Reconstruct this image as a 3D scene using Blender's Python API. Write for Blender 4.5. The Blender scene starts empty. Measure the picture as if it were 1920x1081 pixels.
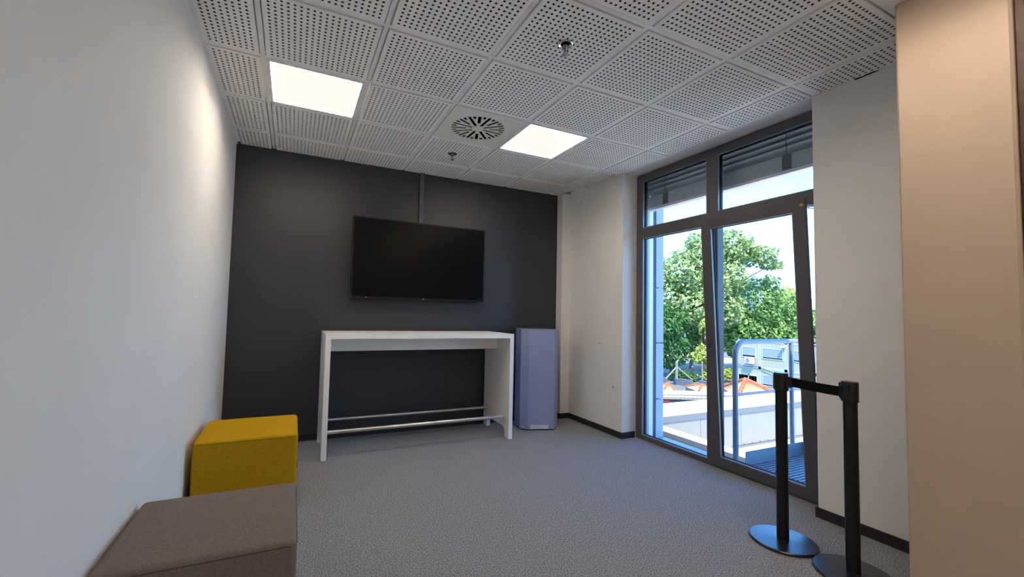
import bpy, bmesh, math, random
import numpy as np
from mathutils import Vector, Matrix
random.seed(7)
S = bpy.context.scene
COL = S.collection
PI = math.pi

# ------------------------------------------------------------------ camera
def cam_setup():
    f, yaw, pitch, roll = 793.97, 0.4369, 0.0516, 0.0231
    fw = Vector((math.sin(yaw)*math.cos(pitch), math.cos(yaw)*math.cos(pitch), math.sin(pitch)))
    r0 = Vector((math.cos(yaw), -math.sin(yaw), 0)); u0 = r0.cross(fw)
    r = r0*math.cos(roll)+u0*math.sin(roll); u = u0*math.cos(roll)-r0*math.sin(roll)
    cd = bpy.data.cameras.new('camera'); co = bpy.data.objects.new('camera', cd); COL.objects.link(co)
    m = Matrix((r, u, -fw)).transposed().to_4x4(); m.translation = Vector((0.5205, -4.3639, 1.2296))
    co.matrix_world = m
    cd.sensor_fit = 'HORIZONTAL'; cd.sensor_width = 36.0; cd.lens = 36.0*f/1920
    cd.shift_x = 38.75/1920; cd.shift_y = 4.6/1920
    cd.clip_start = 0.02; cd.clip_end = 600
    S.camera = co
cam_setup()

# ------------------------------------------------------------------ world, sun, exposure
SKY_STRENGTH = 1.6
SUN_STRENGTH = 13.0
PANEL_STRENGTH = 172.0
SUN_DIR = Vector((0.52, 0.85, -1.65)).normalized()      # direction the light travels
w = bpy.data.worlds.new('sky'); S.world = w; w.use_nodes = True
nt = w.node_tree; nt.nodes.clear()
sky = nt.nodes.new('ShaderNodeTexSky'); sky.sky_type = 'NISHITA'; sky.sun_disc = False
sky.sun_elevation = math.asin(-SUN_DIR.z); sky.sun_rotation = math.atan2(-SUN_DIR.x, -SUN_DIR.y)
sky.air_density = 1.0; sky.dust_density = 0.6; sky.ozone_density = 1.0
bg = nt.nodes.new('ShaderNodeBackground'); bg.inputs['Strength'].default_value = SKY_STRENGTH
out = nt.nodes.new('ShaderNodeOutputWorld')
wb = nt.nodes.new('ShaderNodeMix'); wb.data_type = 'RGBA'; wb.blend_type = 'MULTIPLY'; wb.inputs[0].default_value = 1
wb.inputs[7].default_value = (.235, .45, .69, 1)       # daylight is blue against the lamps' white balance
nt.links.new(sky.outputs[0], wb.inputs[6]); nt.links.new(wb.outputs[2], bg.inputs[0]); nt.links.new(bg.outputs[0], out.inputs[0])
sd = bpy.data.lights.new('sun', 'SUN'); sd.energy = SUN_STRENGTH; sd.angle = 0.0093; sd.color = (1, .89, .74)
so = bpy.data.objects.new('sun', sd); COL.objects.link(so); so.location = (-6, -10, 20)
so.rotation_euler = SUN_DIR.to_track_quat('-Z', 'Y').to_euler()
S.view_settings.view_transform = 'Standard'; S.view_settings.look = 'None'
S.view_settings.gamma = 1.0; S.view_settings.use_curve_mapping = False
S.view_settings.exposure = 0.2
S.cycles.max_bounces = 10; S.cycles.diffuse_bounces = 6; S.cycles.transparent_max_bounces = 16
S.cycles.use_denoising = True

# ------------------------------------------------------------------ materials
def srgb(h):
    if isinstance(h, str):
        h = h.lstrip('#'); c = [int(h[i:i+2], 16)/255 for i in (0, 2, 4)]
        return tuple(x/12.92 if x <= .04045 else ((x+.055)/1.055)**2.4 for x in c)
    return tuple(h)
def mat(name, color, rough=.6, metal=0, var=.06, scale=8, bump=0, bscale=200, spec=.5, color2=None, sheen=0, coat=0):
    m = bpy.data.materials.new(name); m.use_nodes = True; n = m.node_tree.nodes; l = m.node_tree.links
    b = n['Principled BSDF']; c = srgb(color)
    tc = n.new('ShaderNodeTexCoord')
    nz = n.new('ShaderNodeTexNoise'); nz.inputs['Scale'].default_value = scale; nz.inputs['Detail'].default_value = 3
    l.new(tc.outputs['Object'], nz.inputs['Vector'])
    rp = n.new('ShaderNodeValToRGB')
    c2 = srgb(color2) if color2 else tuple(min(1, x*(1+var)) for x in c); c1 = c if color2 else tuple(x*(1-var) for x in c)
    rp.color_ramp.elements[0].position = .35; rp.color_ramp.elements[1].position = .65
    rp.color_ramp.elements[0].color = (*c1, 1); rp.color_ramp.elements[1].color = (*c2, 1)
    l.new(nz.outputs['Fac'], rp.inputs['Fac']); l.new(rp.outputs['Color'], b.inputs['Base Color'])
    b.inputs['Roughness'].default_value = rough; b.inputs['Metallic'].default_value = metal
    b.inputs['Specular IOR Level'].default_value = spec
    if sheen: b.inputs['Sheen Weight'].default_value = sheen
    if coat: b.inputs['Coat Weight'].default_value = coat
    if bump:
        n2 = n.new('ShaderNodeTexNoise'); n2.inputs['Scale'].default_value = bscale; n2.inputs['Detail'].default_value = 2
        l.new(tc.outputs['Object'], n2.inputs['Vector'])
        bp = n.new('ShaderNodeBump'); bp.inputs['Strength'].default_value = bump; bp.inputs['Distance'].default_value = .002
        l.new(n2.outputs['Fac'], bp.inputs['Height']); l.new(bp.outputs['Normal'], b.inputs['Normal'])
    return m
def emit(name, color, strength):
    m = bpy.data.materials.new(name); m.use_nodes = True; n = m.node_tree.nodes; l = m.node_tree.links
    b = n['Principled BSDF']; b.inputs['Base Color'].default_value = (.9, .9, .9, 1)
    b.inputs['Emission Color'].default_value = (*color, 1); b.inputs['Emission Strength'].default_value = strength
    return m
def glass(name, tint=(.975, .99, .985)):
    m = bpy.data.materials.new(name); m.use_nodes = True; n = m.node_tree.nodes; l = m.node_tree.links
    n.clear(); o = n.new('ShaderNodeOutputMaterial'); mx = n.new('ShaderNodeMixShader')
    t = n.new('ShaderNodeBsdfTransparent'); t.inputs[0].default_value = (*tint, 1)
    g = n.new('ShaderNodeBsdfGlossy'); g.inputs['Roughness'].default_value = .01
    fr = n.new('ShaderNodeFresnel'); fr.inputs[0].default_value = 1.16
    l.new(fr.outputs[0], mx.inputs[0]); l.new(t.outputs[0], mx.inputs[1]); l.new(g.outputs[0], mx.inputs[2]); l.new(mx.outputs[0], o.inputs[0])
    return m
def carpet_mat():
    m = mat('carpet_loop', '#55555a', .95, bump=.35, bscale=420, spec=.15); n = m.node_tree.nodes; l = m.node_tree.links
    b = n['Principled BSDF']; tc = n['Texture Coordinate']
    a = n.new('ShaderNodeTexNoise'); a.inputs['Scale'].default_value = 150; a.inputs['Detail'].default_value = 4; a.inputs['Roughness'].default_value = .75
    l.new(tc.outputs['Object'], a.inputs['Vector'])
    r = n.new('ShaderNodeValToRGB'); e = r.color_ramp.elements
    e[0].position = .40; e[0].color = (*srgb('#505052'), 1); e[1].position = .60; e[1].color = (*srgb('#aaaaad'), 1)
    l.new(a.outputs['Fac'], r.inputs['Fac']); l.new(r.outputs['Color'], b.inputs['Base Color'])
    return m
M = {}
M['white_wall'] = mat('white_wall_paint', '#ebe8e4', .75, var=.012, scale=3, bump=.12, bscale=160, spec=.3)
M['column'] = mat('column_plaster', '#bfa995', .75, var=.02, scale=4, bump=.2, bscale=60, spec=.3)
M['dark_wall'] = mat('anthracite_wall_paint', '#2b2c33', .46, var=.04, scale=3, bump=.05, bscale=120, spec=.6)
M['carpet'] = carpet_mat()
M['duct'] = mat('duct_plastic', '#4a4a50', .45)
M['tile'] = mat('ceiling_board', '#faf8f0', .85, var=.01, scale=4, spec=.2)
M['hole'] = mat('acoustic_fleece', '#3a3634', .95, spec=.05)
M['tbar'] = mat('ceiling_bar_metal', '#f4f2f0', .5, spec=.5)
M['skirt'] = mat('skirting_vinyl', '#2c2b2d', .6, spec=.3)
M['frame'] = mat('window_frame_anthracite', '#565356', .42, var=.02, spec=.4)
M['bead'] = mat('aluminium_bead', '#8e9298', .4, .3)
M['gasket'] = mat('black_gasket', '#0c0c10', .6, spec=.2)
M['glass'] = glass('window_glass')
M['table'] = mat('white_laminate', '#f3efe9', .45, var=0, scale=20)
M['steel'] = mat('brushed_steel', '#cfccc8', .36, 1)
M['handle'] = mat('dark_satin_metal', '#6d6e72', .3, .7)
M['chrome'] = mat('chrome', '#dcdad7', .22, 1)
M['black_plastic'] = mat('black_plastic', '#101012', .35, spec=.4)
M['tvscreen'] = mat('tv_screen', '#040405', .3, var=0, spec=.16)
M['cab'] = mat('blue_grey_lacquer', '#8f95b2', .4, var=.02, spec=.4)
M['silver'] = mat('silver_plate', '#c6ced4', .4, .1)
M['yellow'] = mat('yellow_felt', '#ba901c', .98, bump=.5, bscale=380, spec=.02, sheen=0, var=.12, scale=160)
M['greyfelt'] = mat('grey_felt', '#7a6e67', .98, bump=.5, bscale=380, spec=.02, sheen=0, var=.12, scale=160)
M['thread'] = mat('seam_thread', '#6a4f0a', .9); M['thread_grey'] = mat('seam_thread_grey', '#3f3935', .9)
M['stanchion'] = mat('black_powder_coat', '#08080a', .33, var=0, spec=.5)
M['stbase'] = mat('satin_black_base', '#15161a', .27, var=0, spec=.8)
M['belt'] = mat('belt_webbing', '#060607', .8, spec=.15, bump=.3, bscale=500)
M['brown'] = mat('dark_brown_wood', '#4a2f22', .5, color2='#3a241a', scale=12)
M['off'] = mat('outlet_white', '#cfccc6', .5)
M['red_led'] = emit('red_led', (1, .08, .05), 3.0)
M['panel'] = emit('led_diffuser', (.93, .80, .69), .80)
M['edge'] = emit('glow_rim_emission', (1, .87, .72), PANEL_STRENGTH)  # added bright rim that lights the room in the diffuser's place
M['stick'] = mat('yellow_sticker', '#c9a81c', .5)
M['redbulb'] = mat('red_glass_bulb', '#8a1010', .1, spec=.6)
M['vent'] = mat('diffuser_white', '#ebe9dc', .5, var=.01)
M['dark'] = mat('dark_void', '#060606', .9, spec=.05)
# outdoors
M['clad'] = mat('facade_panel', '#a7adb6', .5, var=.02)
M['blind'] = mat('blind_aluminium', '#b4b8bc', .45, .2, var=.04)
M['blindrail'] = mat('blind_rail', '#d9cfd0', .4, .3)
M['galv'] = mat('galvanised_steel', '#7f8790', .45, .5, var=.08, scale=14)
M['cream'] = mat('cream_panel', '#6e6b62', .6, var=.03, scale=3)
M['coping'] = mat('white_sheet_coping', '#e6e8e6', .45, .1, var=.02)
M['coping_face'] = mat('grey_sheet_edge', '#55575c', .5, .2)
M['roofing'] = mat('light_roofing', '#dad8d0', .85, var=.06)
M['container'] = mat('container_cream', '#958f76', .55, var=.03)
M['contframe'] = mat('container_frame', '#a2a49c', .5)
M['shutter'] = mat('roller_shutter', '#7b8187', .5)
M['darkglass'] = mat('dark_window', '#3b3d4a', .15, spec=.6)
M['ac'] = mat('ac_casing', '#e4e4e0', .5)
M['cable'] = mat('black_cable', '#2a2a28', .6)
M['orange'] = mat('terracotta', '#93411f', .8, color2='#9c5430', scale=20)
M['sunlit_roof'] = mat('sunlit_tile', '#b08a66', .8, color2='#a87c54', scale=12)  # overexposed sunlight on the roof tiles, put into this paler colour
M['concrete'] = mat('grey_concrete', '#54565a', .85, var=.08, scale=2)
M['wood'] = mat('weathered_wood', '#77736a', .85, var=.1, scale=6)
M['sand'] = mat('sandy_ground', '#857d6c', .95, var=.08, scale=.5)
M['grass'] = mat('dry_grass', '#8a8f52', .95, color2='#b3ab74', scale=.8)
M['asphalt'] = mat('asphalt', '#565452', .95, var=.08, scale=1)
M['bark'] = mat('bark', '#5d5346', .95, var=.2, scale=8)
M['redplastic'] = mat('red_plastic', '#d8442a', .5)
M['tower'] = mat('pale_blue_tower', '#76838f', .5)
M['greyroof'] = mat('grey_roof', '#b5b2b6', .7)
M['greyfac'] = mat('grey_facade', '#70767e', .6)
def leafmat(name, a, b):
    m = mat(name, a, .7, color2=b, scale=.9, spec=.2); n = m.node_tree.nodes; l = m.node_tree.links
    bs = n['Principled BSDF']; tr = n.new('ShaderNodeBsdfTranslucent'); mx = n.new('ShaderNodeMixShader'); mx.inputs[0].default_value = .35
    rp = n['Color Ramp']; l.new(rp.outputs[0], tr.inputs[0])
    l.new(bs.outputs[0], mx.inputs[1]); l.new(tr.outputs[0], mx.inputs[2]); l.new(mx.outputs[0], n['Material Output'].inputs[0])
    return m
M['leaf_light'] = leafmat('leaf_light', '#6f8440', '#a3ae78')
M['leaf_mid'] = leafmat('leaf_mid', '#4f7434', '#86a05c')
M['leaf_dark'] = leafmat('leaf_dark', '#2e5228', '#507840')
M['leaf_yel'] = leafmat('leaf_yel', '#87993f', '#b0b868')

# ------------------------------------------------------------------ mesh helpers
class MB:
    """collects shapes; build() links them as ONE mesh object"""
    def __init__(s): s.v = []; s.f = []; s.m = []; s.sm = []
    def add(s, verts, faces, mi=0, smooth=False, mtx=None):
        o = len(s.v)
        s.v += [tuple(mtx @ Vector(p)) if mtx else tuple(p) for p in verts]
        for f in faces: s.f.append(tuple(i+o for i in f)); s.m.append(mi); s.sm.append(smooth)
        return s
    def box(s, x0, x1, y0, y1, z0, z1, mi=0, mtx=None, bev=0):
        x0, x1 = sorted((x0, x1)); y0, y1 = sorted((y0, y1)); z0, z1 = sorted((z0, z1))
        if bev:
            bm = bmesh.new(); bmesh.ops.create_cube(bm, size=1)
            for v in bm.verts: v.co = Vector(((x0+x1)/2+v.co.x*(x1-x0), (y0+y1)/2+v.co.y*(y1-y0), (z0+z1)/2+v.co.z*(z1-z0)))
            bmesh.ops.bevel(bm, geom=bm.edges[:], offset=min(bev, .45*min(x1-x0, y1-y0, z1-z0)), segments=2, affect='EDGES', profile=.5)
            bm.verts.index_update()
            s.add([v.co.copy() for v in bm.verts], [[v.index for v in f.verts] for f in bm.faces], mi, False, mtx); bm.free(); return s
        V = [(x0,y0,z0),(x1,y0,z0),(x1,y1,z0),(x0,y1,z0),(x0,y0,z1),(x1,y0,z1),(x1,y1,z1),(x0,y1,z1)]
        return s.add(V, [(0,3,2,1),(4,5,6,7),(0,1,5,4),(1,2,6,5),(2,3,7,6),(3,0,4,7)], mi, False, mtx)
    def prism(s, poly, a0, a1, axis='z', mi=0, mtx=None):
        n = len(poly)
        def P(p, a): return {'z': (p[0], p[1], a), 'x': (a, p[0], p[1]), 'y': (p[0], a, p[1])}[axis]
        V = [P(p, a0) for p in poly]+[P(p, a1) for p in poly]
        F = [tuple(range(n))[::-1], tuple(range(n, 2*n))]+[(i, (i+1) % n, n+(i+1) % n, n+i) for i in range(n)]
        return s.add(V, F, mi, False, mtx)
    def lathe(s, prof, c=(0,0,0), seg=32, mi=0, mtx=None, smooth=True):
        V = []; F = []
        for r, z in prof:
            for k in range(seg): V.append((c[0]+r*math.cos(2*PI*k/seg), c[1]+r*math.sin(2*PI*k/seg), c[2]+z))
        for i in range(len(prof)-1):
            for k in range(seg):
                a = i*seg+k; b = i*seg+(k+1) % seg; F.append((a, b, b+seg, a+seg))
        F.append(tuple(range(seg))[::-1]); F.append(tuple(range((len(prof)-1)*seg, len(prof)*seg)))
        return s.add(V, F, mi, smooth, mtx)
    def tube(s, pts, r, seg=12, mi=0, r2=None):
        pts = [Vector(p) for p in pts]; V = []; F = []
        t0 = (pts[1]-pts[0]).normalized(); up = Vector((0,0,1)) if abs(t0.z) < .9 else Vector((1,0,0))
        n0 = t0.cross(up).normalized()
        for i, p in enumerate(pts):
            a = pts[max(i-1, 0)]; b = pts[min(i+1, len(pts)-1)]; t = (b-a).normalized()
            n0 = (n0-t*n0.dot(t)).normalized(); bb = t.cross(n0)
            rr = r if r2 is None else r+(r2-r)*i/(len(pts)-1)
            for k in range(seg):
                an = 2*PI*k/seg; V.append(p+(n0*math.cos(an)+bb*math.sin(an))*rr)
        for i in range(len(pts)-1):
            for k in range(seg):
                a = i*seg+k; b = i*seg+(k+1) % seg; F.append((a, b, b+seg, a+seg))
        F.append(tuple(range(seg))[::-1]); F.append(tuple(range((len(pts)-1)*seg, len(pts)*seg)))
        return s.add(V, F, mi, True)
    def mesh(s, name, mats):
        me = bpy.data.meshes.new(name); me.from_pydata(s.v, [], s.f)
        for m in (mats if isinstance(mats, (list, tuple)) else [mats]): me.materials.append(m)
        me.polygons.foreach_set('material_index', s.m); me.polygons.foreach_set('use_smooth', s.sm)
        if any(s.sm):
            try: me.set_sharp_from_angle(angle=.7)
            except Exception: pass
        me.update(); return me
    def build(s, name, mats, parent=None, label=None, fix=True):
        me = s.mesh(name, mats)
        if fix:
            bm = bmesh.new(); bm.from_mesh(me); bmesh.ops.recalc_face_normals(bm, faces=bm.faces[:]); bm.to_mesh(me); bm.free()
        return link(name, me, parent, label)
def link(name, me, parent=None, label=None):
    o = bpy.data.objects.new(name, me); COL.objects.link(o)
    if parent is not None: o.parent = parent
    if label: o['label'] = label
    return o
def thing(name, label, cat, loc=(0,0,0), rot=(0,0,0), group=None):
    o = bpy.data.objects.new(name, None); COL.objects.link(o); o.location = loc; o.rotation_euler = rot
    o.empty_display_size = .1; return tag(o, label, cat, group)
def tag(o, label, cat, group=None):
    o['label'] = label; o['category'] = cat
    if group: o['group'] = group
    return o
def struct(o, label=None):
    o['kind'] = 'structure'
    if label: o['label'] = label
    return o
def sempty(name, loc=(0,0,0), rot=(0,0,0), label=None):
    o = bpy.data.objects.new(name, None); COL.objects.link(o); o.location = loc; o.rotation_euler = rot
    return struct(o, label)
def stuff(o): o['kind'] = 'stuff'; return o
def copy_tree(o, parent=None):
    kids = [c for c in bpy.data.objects if c.parent == o]
    c = o.copy(); COL.objects.link(c)
    if parent is not None: c.parent = parent
    for k in kids: copy_tree(k, c)
    return c

# ================================================================== ROOM
H = 2.705; RX = 3.56
Y0, Y1, ZH = -1.02, -2.78, 2.70          # window opening
XF = 3.745                                # inner face of the window frame
struct(MB().box(-.3, 3.8, -8.2, .3, -.25, 0).build('floor', M['carpet']), 'grey speckled loop carpet floor')
struct(MB().box(-.3, 3.74, 0, .3, 0, 3.2).build('wall_back', M['dark_wall']), 'matt anthracite end wall behind the television')
struct(MB().box(-.3, 0, -8.2, 0, 0, 3.2).build('wall_left', M['white_wall']), 'long white wall on the left')
struct(MB().box(-.3, 3.8, -8.5, -8.2, 0, 3.2).build('wall_front', M['white_wall']), 'white wall behind the viewer')
wr = MB()
wr.box(RX, 3.83, Y0, 0, 0, 3.2).box(3.83, 4.03, -.97, 0, -3, 3.2)
wr.box(RX, 3.83, -8.2, Y1, 0, 3.2).box(3.83, 4.03, -8.2, -2.83, -3, 3.2)
wr.box(RX, 3.83, Y1, Y0, ZH, 3.2).box(3.83, 3.86, -2.83, -.97, 2.72, 3.2)
wr.box(3.80, 3.83, Y1, Y0, -.25, -.005).box(3.83, 4.03, -2.83, -.97, -3, -.09)
struct(wr.build('wall_right', M['white_wall']), 'white window wall on the right with deep reveals')
wallr = bpy.data.objects['wall_right']
for y, z, a in ((-.67, .927, .25), (-.89, .492, .75)):          # small chips in the paint
    MB().prism([(-.019, -.002), (-.006, -.005), (.012, -.003), (.02, .001), (.008, .004), (-.008, .003)], 0, .0012, mtx=Matrix.Translation((RX, y, z)) @ Matrix.Rotation(-PI/2, 4, 'Y') @ Matrix.Rotation(PI/2+a, 4, 'Z')).build('paint_chip', M['concrete'], wallr)
# boxed-in pipe casing in the far right corner
struct(MB().box(3.435, RX, -.115, 0, .0, H, bev=.004).build('trim_1', M['white_wall']), 'slim white boxed casing in the far right corner')
# column stub beside the viewer
cb = MB(); b = .009
cb.prism([(3.0+b, -3.772), (RX, -3.772), (RX, -3.421), (3.0+b, -3.421), (3.0, -3.421-b), (3.0, -3.772+b)], 0, H)
struct(cb.build('wall_column', M['column']), 'plastered column projecting at the right edge of the view')
struct(MB().box(3.02, RX, -3.80, -3.773, 0, H, bev=.003).build('trim_2', M['brown']), 'dark brown board on the near side of the column')
# skirting
bh, bt = .06, .012
struct(MB().box(0, 3.435, -bt, 0, 0, bh).build('baseboard_back', M['skirt']), 'dark vinyl skirting under the anthracite wall')
bb = MB().box(RX-bt, RX, Y0-.0, -.115, 0, bh).box(3.435-bt, RX, -.115-bt, -.115, 0, bh).box(3.435-bt, 3.435, -.115, 0, 0, bh)
bb.box(RX-bt, XF-.02, Y0-bt, Y0, 0, bh)
bb.box(RX-bt, RX, -3.421, Y1, 0, bh).box(RX-bt, XF-.02, Y1, Y1+bt, 0, bh)
struct(bb.build('baseboard_right', M['skirt']), 'dark vinyl skirting along the window wall')
struct(MB().box(0, bt, -8.2, -bt, 0, bh).build('baseboard_left', M['skirt']), 'dark vinyl skirting along the left wall')

# ------------------------------------------------------------------ ceiling
ceil = struct(MB().box(-.3, 4.185, -8.5, .3, 2.735, 3.25).build('ceiling', M['tile']), 'suspended ceiling of perforated white boards')
TZ = 2.697; TH = .012
def tile_mesh(x0, x1, y0, y1, cx, cy):
    """perforated board; rectangle given relative to its own centre, hole raster centred on (cx, cy)"""
    n, p, h = 18, .0295, .0058
    hx = [cx+(i-(n-1)/2)*p for i in range(n)]; hy = [cy+(i-(n-1)/2)*p for i in range(n)]
    hx = [a for a in hx if x0+.012 < a < x1-.012]; hy = [a for a in hy if y0+.012 < a < y1-.012]
    xs = [x0]+[q for a in hx for q in (a-h, a+h)]+[x1]; ys = [y0]+[q for a in hy for q in (a-h, a+h)]+[y1]
    mb = MB(); V = mb.v
    def vid(i, j): return i*len(ys)+j
    for x in xs:
        for y in ys: V.append((x, y, 0))
    for i in range(len(xs)-1):
        for j in range(len(ys)-1):
            a, b_, c, d = vid(i, j), vid(i, j+1), vid(i+1, j+1), vid(i+1, j)
            if i % 2 and j % 2:
                o = len(V); V += [(V[k][0], V[k][1], .010) for k in (a, b_, c, d)]
                for f in ((a, b_, o+1, o), (b_, c, o+2, o+1), (c, d, o+3, o+2), (d, a, o, o+3)): mb.f.append(f); mb.m.append(1); mb.sm.append(False)
                mb.f.append((o, o+1, o+2, o+3)); mb.m.append(1); mb.sm.append(False)
            else:
                mb.f.append((a, b_, c, d)); mb.m.append(0); mb.sm.append(False)
    o = len(V); V += [(x0, y0, 0), (x1, y0, 0), (x1, y1, 0), (x0, y1, 0), (x0, y0, .03), (x1, y0, .03), (x1, y1, .03), (x0, y1, .03)]
    for f in ((0,1,5,4), (1,2,6,5), (2,3,7,6), (3,0,4,7), (4,5,6,7)): mb.f.append(tuple(o+k for k in f)); mb.m.append(0); mb.sm.append(False)
    return mb.mesh('ceiling_tile', [M['tile'], M['hole']])
xe = [0, .3, .9, 1.5, 2.1, 2.7, 3.3, RX]; ye = [0, -.4, -1.0, -1.6, -2.2, -2.8, -3.4, -4.0, -4.6, -5.2, -5.8, -6.4]
LIGHTS = {(1, 2), (4, 2), (4, 6), (1, 10), (4, 10)}
cache = {}
gap = .019
for i in range(7):
    for j in range(11):
        if (i, j) in LIGHTS or (i, j) == (3, 2): continue
        if j > 7: continue
        if j > 5 and i >= 5: continue
        x0, x1, y1, y0 = xe[i], xe[i+1], ye[j], ye[j+1]
        gx0 = x0+(.02 if i == 0 else gap); gx1 = x1-(.012 if i == 6 else gap)
        gy0 = y0+gap; gy1 = y1-(.004 if j == 0 else gap)
        if i == 6 and j == 0: gx1 = 3.42
        nx = {0: 0.0, 6: 3.6}.get(i, (x0+x1)/2); ny = -.1 if j == 0 else (y0+y1)/2
        mx, my = (gx0+gx1)/2, (gy0+gy1)/2
        key = tuple(round(k, 4) for k in (gx1-gx0, gy1-gy0, nx-mx, ny-my))
        if key not in cache: cache[key] = tile_mesh(gx0-mx, gx1-mx, gy0-my, gy1-my, nx-mx, ny-my)
        o = link('ceiling_tile', cache[key], ceil); o.location = (mx, my, TZ)
for x in xe[1:-1]:
    MB().box(x-.012, x+.012, -4.6 if x < 3 else -3.41, -.002, TZ+.006, TZ+.02).build('grid_bar', M['tbar'], ceil)
for y in ye[1:9]:
    MB().box(.003, RX-.003 if y > -3.42 else 2.98, y-.012, y+.012, TZ+.0055, TZ+.0195).build('grid_bar', M['tbar'], ceil)
for bx in ((0, .02, -4.6, 0), (RX-.014, RX, Y1, Y0), (RX-.008, RX, Y0, -.115), (RX-.008, RX, -3.42, Y1)):
    MB().box(*bx, TZ-.001, TZ+.03).build('edge_trim', M['tbar'], ceil)
MB().box(0, RX, -8.2, -4.6, TZ+.005, 2.736).build('plain_board', M['tile'], ceil)
MB().box(2.7, RX, -4.6, -3.41, TZ+.005, 2.736).build('plain_board', M['tile'], ceil)
# chipped openings at the ceiling edge
MB().box(.012, .034, -.052, -.012, TZ-.0022, TZ+.001).build('chipped_gap', M['dark'], ceil)
MB().prism([(3.545, -3.02), (3.553, -3.06), (3.548, -3.10), (3.556, -3.13), (3.5595, -3.13), (3.5595, -3.02)], TZ-.0035, TZ+.001).build('chipped_gap', M['dark'], ceil)

# ------------------------------------------------------------------ LED panels
def led(i, j, label):
    x0, x1, y1, y0 = xe[i], xe[i+1], ye[j], ye[j+1]; cx, cy = (x0+x1)/2, (y0+y1)/2
    t = thing('ceiling_light', label, 'ceiling light', (cx, cy, TZ), group='square LED panels in the ceiling')
    h = .288; f = .022
    fr = MB()
    for bx in ((-h, h, h-f, h), (-h, h, -h, -h+f), (-h, -h+f, -h+f, h-f), (h-f, h, -h+f, h-f)): fr.box(*bx, -.002, .03)
    fr.build('frame', M['tbar'], t)
    g = .012; e = h-f
    MB().box(-e+g, e-g, -e+g, e-g, .002, .012).build('diffuser', M['panel'], t)
    for bx in ((-e, e, e-g, e), (-e, e, -e, -e+g), (-e, -e+g, -e+g, e-g), (e-g, e, -e+g, e-g)):      # added glowing rim gives the panel's light, keeping the diffuser's colour unclipped
        MB().box(*bx, .003, .012).build('added_glow_rim', M['edge'], t)
led(1, 2, 'lit square LED ceiling panel on the left, nearer the long white wall')
led(4, 2, 'lit square LED ceiling panel right of the round air diffuser')
led(4, 6, 'assumed LED ceiling panel overhead beside the column, out of view')  # unseen, assumed panel; its spot chosen to brighten the column top
led(1, 10, 'added unseen LED ceiling panel far behind the viewer, left row')  # this panel and the next are unseen, added to light the room
led(4, 10, 'added unseen LED ceiling panel far behind the viewer, right row')

# ------------------------------------------------------------------ swirl air diffuser
def boolean_cut(base, cutter):
    md = base.modifiers.new('cut', 'BOOLEAN'); md.operation = 'DIFFERENCE'; md.object = cutter; md.solver = 'EXACT'
    dg = bpy.context.evaluated_depsgraph_get(); me = bpy.data.meshes.new_from_object(base.evaluated_get(dg))
    base.modifiers.clear(); old = base.data; base.data = me
    me.name = old.name
    bpy.data.objects.remove(cutter, do_unlink=True)
def diffuser():
    t = thing('air_diffuser', 'round swirl air diffuser with dark radial slots in a square ceiling plate', 'air vent', (1.8, -1.3, TZ))
    slots = MB()
    for k in range(32):
        a = 2*PI*k/32+math.radians(26)
        if k % 4 == 2: r0, r1 = .048, .213
        elif k % 4 == 0: r0, r1 = .092, .213
        else: r0, r1 = .172, .213
        wd = .0125
        slots.box(r0, r1, -wd, wd, -.02, .02, mtx=Matrix.Rotation(a, 4, 'Z'))
    plate = MB().box(-.288, .288, -.288, .288, -.002, .004).build('faceplate', M['vent'], t)
    cut = slots.build('slot_cutter', M['dark']); cut.location = t.location
    bpy.context.view_layer.update()
    boolean_cut(plate, cut)
    MB().box(-.27, .27, -.27, .27, .034, .037).build('backing', M['dark'], t)
    MB().lathe([(.006, -.0035), (.006, -.001)], seg=12).build('screw', M['silver'], t)
    for sx in (-1, 1):
        for sy in (-1, 1):
            MB().lathe([(.004, -.003), (.004, -.001)], (sx*.235, sy*.235, 0), 8).build('screw', M['silver'], t)
diffuser()

# ------------------------------------------------------------------ sprinklers
def sprinkler(y, label):
    t = thing('sprinkler', label, 'sprinkler', (1.8, y, TZ), group='ceiling sprinkler heads')
    MB().lathe([(.040, -.001), (.041, -.004), (.036, -.006), (.028, -.002), (.024, -.001)], seg=28).build('escutcheon', M['chrome'], t)
    MB().lathe([(.012, 0), (.013, -.012), (.016, -.014), (.016, -.02), (.011, -.021)], seg=16).build('body', M['chrome'], t)
    fr = MB()
    for s in (-1, 1): fr.tube([(s*.014, 0, -.018), (s*.021, 0, -.028), (s*.019, 0, -.04), (s*.006, 0, -.052)], .0032, 8)
    fr.lathe([(.007, -.050), (.005, -.058), (.003, -.058)], seg=12).build('frame_arms', M['chrome'], t)
    MB().lathe([(.001, -.021), (.0035, -.026), (.0035, -.044), (.001, -.049)], seg=10).build('glass_bulb', M['redbulb'], t, 'small red glass bulb')
    d = MB().lathe([(.006, -.058), (.010, -.059), (.010, -.0605), (.004, -.061)], seg=16)
    for k in range(10):
        d.box(.008, .019, -.0032, .0032, -.0605, -.059, mtx=Matrix.Rotation(2*PI*k/10, 4, 'Z'))
    d.build('deflector', M['chrome'], t)
sprinkler(-2.5, 'chrome sprinkler head in the near ceiling board, closer to the viewer')
sprinkler(-.7, 'chrome sprinkler head in the board between air diffuser and dark wall')

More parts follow.
